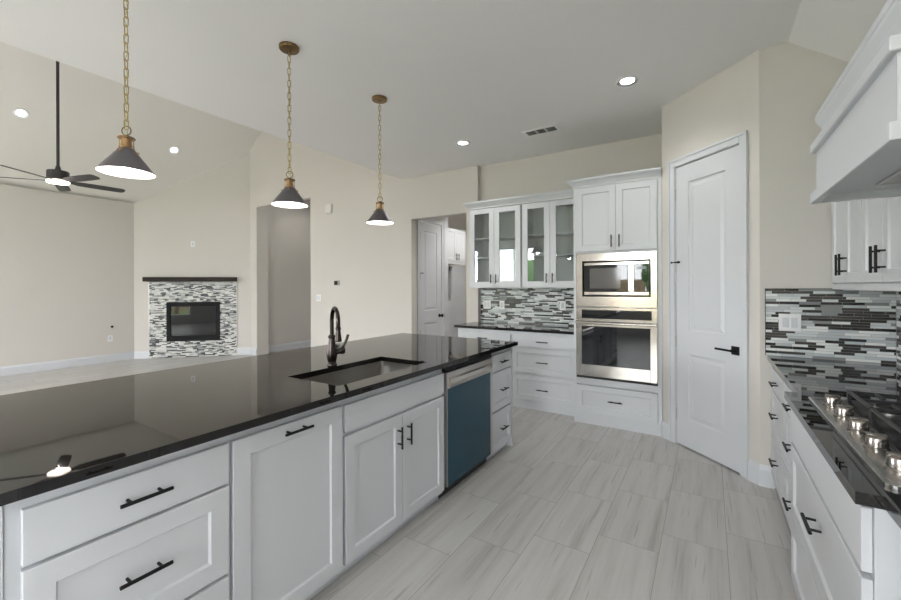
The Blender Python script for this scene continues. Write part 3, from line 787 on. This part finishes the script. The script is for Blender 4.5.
tag(MB().prism(RC, .884, .914, 'z').obj('range_countertop', M_GRANITE), 'polished black granite countertop with a bumped-out section at the cooktop', 'countertop')
t = thing('tile_backsplash', 'linear mosaic backsplash with metal edge on the end wall beside the range run', 'backsplash', (.331, 3.549, .9145))
MB().box(0, .631, 0, .009, 0, .46).obj('tiles', M_MOSAIC, t)
MB().box(-.003, 0, -.002, .009, 0, .463).box(0, .631, -.002, .009, .46, .463).obj('edge_trim', M_BLACK, t)
t = thing('tile_backsplash', 'linear mosaic backsplash on the wall behind the gas cooktop', 'backsplash', (.963, 3.546, .9145), -PI / 2)
MB().box(0, 2.97, 0, .009, 0, .444).box(1.252, 2.128, 0, .009, .444, .82).obj('tiles', M_MOSAIC, t)
# cooktop
t = thing('gas_cooktop', 'stainless gas cooktop with five knobs and black grates on the range counter', 'cooktop', (.355, 2.292, .9145), -PI / 2)
w, dp = .915, .52
b = bmesh.new()
def rrect(o, z, r=.02, n=4):
    out = []
    for (cx, cy, a0) in ((w - r - o, dp - r - o, 0), (r + o, dp - r - o, 90), (r + o, r + o, 180), (w - r - o, r + o, 270)):
        for i in range(n + 1):
            a = math.radians(a0 + 90 * i / n); out.append(b.verts.new((cx + r * math.cos(a), cy + r * math.sin(a), z)))
    return out
R = [rrect(0, 0), rrect(0, .008), rrect(.003, .011), rrect(.014, .011), rrect(.018, .007)]
N = len(R[0])
for p, q in zip(R, R[1:]):
    for i in range(N): b.faces.new((p[i], p[(i + 1) % N], q[(i + 1) % N], q[i]))
b.faces.new(R[0][::-1]); b.faces.new(R[-1])
bmesh.ops.recalc_face_normals(b, faces=b.faces)
MB().add(b).obj('tray', mat('cooktop_steel', (0.50, 0.50, 0.49), 0.22, 1.0), t)
MB().prism([(.10, .008), (.10, .012), (.125, .016), (.50, .016), (.50, .008)], .02, w - .02, 'x').obj('burner_deck', mat('dark_deck', (0.05, 0.05, 0.052), 0.25, 0.6), t)
for i in range(5):
    kx = .112 + i * .1685
    m = MB().lathe([(0, 0), (.029, 0), (.029, .004), (.0255, .007), (.0245, .028), (.0225, .033), (0, .033)], (kx, .058, .0075), 24)
    m.box(kx - .0095, kx + .0095, .058 - .0215, .058 + .0235, .037, .049, .003)
    m.obj('knob', M_KNOB, t, True)
for (bx, by, r) in ((.17, .20, .038), (.17, .40, .03), (.457, .30, .055), (.745, .20, .03), (.745, .40, .038)):
    o = MB().lathe([(0, 0), (r * 1.25, 0), (r * 1.25, .006), (r, .012), (r * .95, .018), (0, .018)], (bx, by, .016), 24).obj('burner', M_STEELD, t, True)
    MB().lathe([(0, .018), (r * .9, .018), (r * .92, .024), (r * .85, .028), (0, .029)], (bx, by, .016), 24).obj('burner_cap', M_IRON, o, True)
for i in range(3):
    g0 = .03 + i * .286; g1 = g0 + .282; m = MB()
    yA, yB = .115, .495; zt = .058
    m.box(g0, g1, yA, yA + .016, zt - .010, zt, .003).box(g0, g1, yB - .014, yB, zt - .012, zt, .003)
    m.box(g0, g0 + .012, yA, yB, zt - .012, zt, .003).box(g1 - .012, g1, yA, yB, zt - .012, zt, .003)
    for fx in (g0 + .006, g1 - .006):
        for fy in (yA + .008, yB - .008): m.box(fx - .006, fx + .006, fy - .006, fy + .006, .016, zt - .006)
    cx_ = (g0 + g1) / 2
    m.box(cx_ - .005, cx_ + .005, yA, yA + .14, zt - .012, zt, .002).box(cx_ - .005, cx_ + .005, yB - .14, yB, zt - .012, zt, .002)
    for fy in (.20, .305, .41):
        m.box(g0, g0 + .10, fy - .005, fy + .005, zt - .012, zt, .002).box(g1 - .10, g1, fy - .005, fy + .005, zt - .012, zt, .002)
    m.obj('grate', M_IRON, t)
# wall cabinets on the right wall
def rupper(ya, label):
    t = thing('wall_cabinet', label, 'cabinet', (.67, ya, 0), -PI / 2, 0) if False else thing('wall_cabinet', label, 'cabinet', (.67, ya, 0), -PI / 2, 'white wall cabinets beyond the range hood')
    w = .612
    carcass(w, .30, 1.405, 2.13, top=True).obj('cabinet_box', M_CAB, t)
    MB().box(0, w, .004, .022, 1.372, 1.405).obj('light_rail', M_CAB, t)
    MB().box(0, w, .0, .30, 2.131, 2.17, .004).obj('top_trim', M_CAB, t)
    for i in range(2):
        a = .004 + i * (w - .008) / 2 + (.0015 if i else 0); b_ = .004 + (i + 1) * (w - .008) / 2 - (0 if i else .0015)
        d = MB().shaker(a, b_, 1.412, 2.125, fr=.058).obj('door', M_CAB, t)
        pull(d, (b_ - .034) if i == 0 else (a + .034), 1.518, .125, True)
rupper(3.546, 'white wall cabinet in the far corner, against the end wall')
rupper(2.932, 'white wall cabinet next to the range hood')
# range hood
HX = .37; HY0, HY1 = 1.40, 2.318
t = thing('range_hood', 'white wooden range hood with stepped bands over the cooktop', 'range hood', (HX, HY1, 0), -PI / 2)
w = HY1 - HY0; D = .972 - HX
m = MB()
z0 = 1.75
# bottom band as a ring, open below
m.box(0, w, 0, .03, z0, z0 + .045, .002).box(0, .03, .03, D, z0, z0 + .045).box(w - .03, w, .03, D, z0, z0 + .045)
m.box(.018, w - .018, .018, D, z0 + .045, 1.965)
m.obj('hood_body', M_CAB, t)
MB().box(0, w, 0, D, 1.965, 2.003, .003).obj('shelf_band', M_CAB, t)
m = crown(MB(), .046, w - .046, .050, 2.003, 2.12, .036, True, True, D - .05)
m.obj('crown_moulding', M_CAB, t)
o = MB().box(.03, w - .03, .03, D - .03, z0 + .030, z0 + .0445).obj('underside', M_CAB, t)
for i in range(2):
    a = .17 + i * .30
    q = MB().frame(a, a + .28, 0, 0, 0, 0, 0) if False else MB()
    q.box(a, a + .28, .16, .17, z0 + .022, z0 + .0295).box(a, a + .28, .43, .44, z0 + .022, z0 + .0295).box(a, a + .01, .17, .43, z0 + .022, z0 + .0295).box(a + .27, a + .28, .17, .43, z0 + .022, z0 + .0295)
    for k in range(12): q.box(a + .016 + k * .021, a + .028 + k * .021, .17, .43, z0 + .026, z0 + .0295)
    q.obj('grease_filter', M_STEELD, o)

# ------------------------------------------------------------------ great room
FL = (d0[0], d0[1], 0)
t = thing('fireplace', 'gas fireplace insert in a floor-standing mosaic tile surround on the diagonal wall', 'fireplace', FL, PI / 4)
bx0, bx1, bz0, bz1 = (-9.098 + 9.5) * L2, (-8.415 + 9.5) * L2, .32, 1.105
m = MB().box(SX0, bx0, -.014, -.001, 0, 1.50).box(bx1, SX1, -.014, -.001, 0, 1.50).box(bx0, bx1, -.014, -.001, 0, bz0).box(bx0, bx1, -.014, -.001, bz1, 1.50)
m.obj('tile_surround', M_MOSAIC2, t)
MB().box(SX0 - .008, SX0, -.018, 0, 0, 1.50).box(SX1, SX1 + .008, -.018, 0, 0, 1.50).obj('edge_trim', M_STEELD, t)
m = MB().frame(bx0 + .001, bx1 - .001, bz0 + .001, bz1 - .001, .075, -.03, -.001, .003, wt=.09, wb=.11)
o = m.obj('insert_frame', mat('firebox_black', (0.008, 0.008, 0.010), 0.6, ior=1.3), t)
MB().box(bx0 + .076, bx1 - .076, -.012, -.009, bz0 + .112, bz1 - .092).obj('glass', M_GLASSK, o)
lg = MB()
for i in range(5): lg.cyl((bx0 + .15 + i * .12, -.008, bz0 + .15), (bx0 + .25 + i * .11, -.004, bz0 + .20 + .03 * (i % 2)), .003, 8)
lg.bm.free()
t = thing('fireplace_mantel', 'dark wood mantel shelf on top of the fireplace surround', 'mantel', FL, PI / 4)
MB().box((-9.345 + 9.5) * L2, (-8.19 + 9.5) * L2, -.17, -.001, 1.515, 1.60, .003).obj('shelf', M_MANTEL, t)

# ceiling fan
FX, FY, FZ = -6.79, 1.632, 2.735
t = thing('ceiling_fan', 'black five-blade ceiling fan on a long downrod with a round light', 'ceiling fan', (FX, FY, 0))
FT = CH + S * 2.8
MB().lathe([(0, 0), (.065, 0), (.062, -.03), (.03, -.06), (0, -.06)], (0, 0, FT - .0), 20).obj('canopy', M_FAN, t, True)
MB().cyl((0, 0, FZ + .10), (0, 0, FT - .03), .016, 12).obj('downrod', M_FAN, t)
MB().lathe([(0, .17), (.02, .17), (.028, .13), (.036, .112), (.100, .105), (.106, .095), (.106, .0), (.06, -.02), (0, -.02)], (0, 0, FZ), 28).obj('motor_housing', M_FAN, t, True)
m = MB().lathe([(.095, .0), (.11, -.01), (.105, -.028), (.06, -.034), (0, -.035)], (0, 0, FZ - .012), 28)
o = m.obj('light_lens', mat('fan_light', (1, .95, .9), .4, emit=(1, .86, .74), es=2.5), t, True)
for k in range(5):
    a = math.radians(88 + 72 * k)
    b = bmesh.new()
    pr = [(.06, -.022), (.14, -.03), (.20, -.058), (.45, -.062), (.64, -.058), (.668, -.035), (.673, 0), (.668, .035), (.64, .058), (.45, .062), (.20, .058), (.14, .03), (.06, .022)]
    A = [b.verts.new((x, y, .004)) for x, y in pr]; B = [b.verts.new((x, y, -.004)) for x, y in pr]
    b.faces.new(A); b.faces.new(B[::-1])
    for i in range(len(pr)): b.faces.new((A[i], B[i], B[(i + 1) % len(pr)], A[(i + 1) % len(pr)]))
    bmesh.ops.recalc_face_normals(b, faces=b.faces)
    mm = Matrix.Translation((0, 0, FZ - .015)) @ Matrix.Rotation(a, 4, 'Z') @ Matrix.Rotation(math.radians(-13), 4, 'X')
    MB().add(b, mm).obj('blade', M_FAN, t)
def lamp(name, loc, power, parent=None, color=(1, .95, .9), r=.03, spot=None, rot=None):
    l = bpy.data.lights.new(name, 'SPOT' if spot else 'POINT'); l.energy = power; l.color = color; l.shadow_soft_size = r
    if spot: l.spot_size = math.radians(spot); l.spot_blend = .6
    o = bpy.data.objects.new(name, l); o.location = loc; COL.objects.link(o)
    if parent: o.parent = parent
    if rot: o.rotation_euler = rot
    return o
lamp('fan_lamp', (0, 0, FZ - .055), 5, t, (1, .9, .8), .02)

# recessed lights
def can_light(x, y, z, label, rot=(0, 0, 0), power=9, group='recessed ceiling lights', ring=M_PLATE, baffle=M_STEELD):
    t = thing('recessed_light', label, 'ceiling light', (x, y, z), 0, group, rot)
    MB().lathe([(.076, -.001), (.085, -.001), (.086, -.006), (.082, -.012), (.077, -.012)], (0, 0, 0), 32, closed=True).obj('trim_ring', ring, t, True)
    MB().lathe([(.0535, -.001), (.0755, -.011), (.0758, -.001)], (0, 0, 0), 32, closed=True).obj('baffle', baffle, t, True)
    MB().lathe([(0, -.001), (.053, -.001), (.0525, -.003), (0, -.004)], (0, 0, 0), 28).obj('lens', M_LENS, t, True)
    lamp('downlight', (0, 0, -.03), power, t, (1, .97, .93), .05, 130)
can_light(-.55, 3.53, CH, 'recessed ceiling light nearest the pantry door, above the floor aisle')
can_light(-2.385, 4.025, CH, 'recessed ceiling light in front of the glass-door cabinets')
sl = math.atan(S)
can_light(-8.417, 1.628, CH + S * (9.6 - 8.417), 'recessed light high on the vaulted ceiling, left of the fan rod', (0, -sl, 0), baffle=M_PLATE)
can_light(-8.393, 3.616, CH + S * (9.6 - 8.393), 'recessed light on the vaulted ceiling above the fireplace', (0, -sl, 0), baffle=M_PLATE)
can_light(-.55, 1.0, CH, 'added unseen ceiling light over the aisle between island drawers and range')  # extra fixture out of view, added to light the kitchen
can_light(-3.1, 6.3, CH, 'added unseen ceiling light brightening the mudroom hall', power=40)  # unseen fixture added because the hall came out too dark
can_light(-7.0, 5.9, 3.8, 'added unseen ceiling light brightening the passage beside the fireplace', power=16)  # unseen fixture added to brighten the passage walls
# air vent
t = thing('ceiling_vent', 'white ceiling air register with three dark louvred sections', 'vent', (-1.50, 4.16, CH), math.radians(0))
m = MB().frame(-.19, .19, 0, 0, 0, 0, 0) if False else MB()
m.box(-.19, .19, -.085, -.060, -.008, -.0005).box(-.19, .19, .060, .085, -.008, -.0005).box(-.19, -.160, -.06, .06, -.008, -.0005).box(.160, .19, -.06, .06, -.008, -.0005)
m.box(-.058, -.045, -.06, .06, -.008, -.0005).box(.045, .058, -.06, .06, -.008, -.0005)
m.obj('frame', M_PLATE, t)
MB().box(-.16, .16, -.06, .06, -.0015, -.0005).obj('duct_opening', M_DARK, t)
m = MB()
for s in (-.155, -.04, .063):
    for k in range(7): m.box(s + .002 + k * .0135, s + .006 + k * .0135, -.06, .06, -.0075, -.002)
m.obj('louvres', M_STEELD, t)

# pendants
def pendant(y, label, zr):
    t = thing('pendant_light', label, 'pendant light', (-2.430, y + .006, 0), 0, 'pendant lights over the island')
    R0, R1, hh = .1190, .040, .105
    zt = zr + hh
    m = MB().lathe([(R0 + .0015, zr), (R1 + .001, zt), (R1 - .006, zt + .012), (.018, zt + .014), (.018, zt + .011), (R1 - .008, zt + .009), (R1 - .002, zt - .002), (R0 - .0015, zr)], (0, 0, 0), 48, closed=True)
    o = m.obj('lamp_shade', M_SHADE, t, True)
    MB().lathe([(R0 - .002, zr + .0005), (R1 - .003, zt - .003), (R1 - .009, zt + .008), (.019, zt + .0105)], (0, 0, 0), 48).obj('shade_lining', M_ENAMEL, o, True)
    m = MB().lathe([(0, zt + .012), (.024, zt + .012), (.026, zt + .016), (.021, zt + .02), (.021, zt + .032), (.0235, zt + .034), (.0235, zt + .038), (.021, zt + .04), (.021, zt + .064), (0, zt + .064)], (0, 0, 0), 24)
    for k in range(4):
        a = PI / 4 + k * PI / 2; c, s = math.cos(a), math.sin(a)
        m.tube([(.030 * c, .030 * s, zt + .066), (.031 * c, .031 * s, zt + .02), (.036 * c, .036 * s, zt + .006), (.048 * c, .048 * s, zt - .004)], .0022, 8)
        m.lathe([(0, -.005), (.005, -.005), (.005, .005), (0, .005)], (.050 * c, .050 * s, zt - .006), 10, (c, s, .4))
    m.tube([(.031 * math.cos(i * PI / 12), .031 * math.sin(i * PI / 12), zt + .024) for i in range(24)], .0022, 6, True)
    m.obj('socket_cage', M_BRASS, t, True)
    MB().lathe([(0, zt + .064), (.036, zt + .064), (.037, zt + .068), (.034, zt + .072), (.012, zt + .074), (.008, zt + .082), (0, zt + .082)], (0, 0, 0), 28).obj('socket_cap', M_BRASSD, t, True)
    zc = zt + .104
    MB().tube([(.0225 * math.cos(i * PI / 16) * .84, .0225 * math.cos(i * PI / 16) * .54, zc + .0225 * math.sin(i * PI / 16)) for i in range(32)], .0026, 8, True).obj('ring', M_BRASSD, t, True)
    # chain links
    z = zc + .030; m = MB(); k = 0
    pitch = .0425
    while z < CH - .03:
        a = PI / 5 + (k % 2) * PI / 2; c, s = math.cos(a), math.sin(a)
        pts = []
        for i in range(12):
            q = 2 * PI * i / 12
            px = .0105 * math.cos(q); pz = .0105 * math.sin(q) + (.0145 if math.sin(q) >= 0 else -.0145)
            pts.append((px * c, px * s, z + pz))
        m.tube(pts, .0024, 6, True); z += pitch; k += 1
    m.obj('chain', M_CHAIN, t, True)
    pts = [(.006 * math.sin(i * 1.1), .006 * math.cos(i * 1.3), zt + .08 + (CH - .03 - zt - .08) * i / 40) for i in range(41)]
    MB().tube(pts, .0016, 6).obj('cord', M_CORD, t, True)
    MB().lathe([(0, CH - .034), (.012, CH - .034), (.014, CH - .026), (.062, CH - .022), (.066, CH - .016), (.066, CH), (0, CH)], (0, 0, 0), 36).obj('ceiling_canopy', M_BRASSD, t, True)
    MB().lathe([(0, zr + .022), (.018, zr + .028), (.027, zr + .048), (.022, zr + .07), (.012, zr + .088), (.012, zr + .105), (0, zr + .105)], (0, 0, 0), 20).obj('bulb', M_BULB, t, True)
    lamp('pendant_lamp', (0, 0, zr + .012), 1.6, t, (1, .93, .88), .03)
pendant(.829, 'nearest pendant light, largest in view, its shade against the great room ceiling', 1.966)
pendant(1.756, 'middle pendant light over the island, its shade in front of the tall passage opening', 1.962)
pendant(2.664, 'farthest pendant light over the island, its shade in front of the blank beige wall', 1.957)

# ------------------------------------------------------------------ plates, switches, small wall items
def plate(name, label, cat, loc, rz, w=.072, h=.115, kind='switch', gangs=1, group=None):
    t = thing(name, label, cat, loc, rz, group)
    MB().box(-w / 2, w / 2, -.006, 0, -h / 2, h / 2, .002).obj('cover_plate', M_PLATE, t)
    for g_ in range(gangs):
        cx_ = (g_ - (gangs - 1) / 2) * .046
        if kind == 'switch': MB().box(cx_ - .0165, cx_ + .0165, -.0095, -.006, -.033, .033, .0012).obj('rocker', M_TRIM, t)
        else:
            o = MB().box(cx_ - .0165, cx_ + .0165, -.0080, -.006, -.033, .033, .001).obj('receptacle', M_TRIM, t)
            m = MB()
            for zz in (-.02, .012):
                m.box(cx_ - .007, cx_ - .005, -.0085, -.008, zz, zz + .009).box(cx_ + .005, cx_ + .007, -.0085, -.008, zz, zz + .009)
            m.obj('slots', M_DARK, o)
    return t
plate('light_switch', 'white double light switch on the mosaic at the right end wall', 'light switch', (.460, 3.5485, 1.147), 0, .118, .117, gangs=2)
plate('light_switch', 'white double switch plate at the left end of the back mosaic', 'light switch', (-2.553, 4.9375, 1.15), 0, .112, .115, gangs=2)
plate('wall_outlet', 'white outlet on the back mosaic, just right of the double switch plate', 'outlet', (-2.328, 4.9375, 1.148), 0, .072, .115, 'outlet')
plate('wall_outlet', 'white outlet on the back mosaic closest to the tall oven cabinet', 'outlet', (-1.513, 4.9375, 1.158), 0, .075, .115, 'outlet')
plate('light_switch', 'white light switch on the long beige wall just right of the passage opening', 'light switch', (-5.905, Y1 - .0005, 1.20), 0, .115, .115, gangs=2)
plate('wall_outlet', 'white outlet high on the diagonal wall above the mantel', 'outlet', (-8.767, 4.113 - .0005, 2.27), PI / 4, .072, .115, 'outlet')
plate('wall_outlet', 'white outlet low on the left wall of the great room', 'outlet', (-9.4995, 3.0, .445), PI / 2, .072, .115, 'outlet')
t = thing('gas_valve', 'small dark gas key valve on the left wall near the fireplace', 'valve', (-9.4995, 3.03, .66), PI / 2)
MB().lathe([(0, 0), (.022, 0), (.020, .006), (.008, .008), (.007, .03), (0, .03)], (0, 0, 0), 16, (0, -1, 0)).obj('escutcheon', M_BRONZE, t, True)
t = thing('thermostat', 'small thermostat with a dark screen on the long beige wall', 'thermostat', (-5.42, Y1 - .0005, 1.464))
MB().box(-.062, .062, -.022, 0, -.042, .042, .004).obj('housing', mat('thermostat_grey', (.40, .40, .38), .5), t)
MB().box(-.052, .030, -.0235, -.0222, -.034, .034).obj('screen', M_GLASSK, t)
t = thing('door_chime', 'small white chime box high on the long beige wall', 'door chime', (-5.60, Y1 - .0005, 2.76))
MB().box(-.075, .075, -.045, 0, -.075, .075, .006).obj('cover', mat('chime_beige', (.74, .72, .68), .6), t)

# ------------------------------------------------------------------ mudroom lockers
t = thing('mudroom_cabinet', 'white two-door upper cabinet in the mudroom niche seen through the doorway', 'cabinet', (-3.86, 5.94, 0), PI / 2)
carcass(.66, .43, 1.80, 2.44, top=True, rails=()).obj('cabinet_box', M_CAB, t)
d = MB().shaker(.004, .328, 1.85, 2.43, fr=.055).obj('door', M_CAB, t); pull(d, .292, 1.93, .12, True)
d = MB().shaker(.332, .656, 1.85, 2.43, fr=.055).obj('door', M_CAB, t); pull(d, .368, 1.93, .12, True)
MB().box(0, .66, .0, .02, 1.80, 1.846).obj('bottom_rail', M_CAB, t)
t = thing('locker_backboard', 'white locker back panel below the mudroom cabinet', 'panel', (-4.298, 5.99, 0), PI / 2)
MB().box(0, 1.3, -.018, 0, 0, 1.795).obj('panel', M_TRIM, t)
t = thing('coat_hook', 'black coat hook on the mudroom locker panel', 'hook', (-4.278, 6.69, 1.75), PI / 2)
MB().box(-.012, .012, -.006, 0, -.04, .04, .002).tube([(0, -.004, .01), (0, -.04, .005), (0, -.06, .03)], .007, 8).tube([(0, -.004, -.02), (0, -.03, -.045), (0, -.05, -.02)], .006, 8).obj('hook', M_BLACK, t)
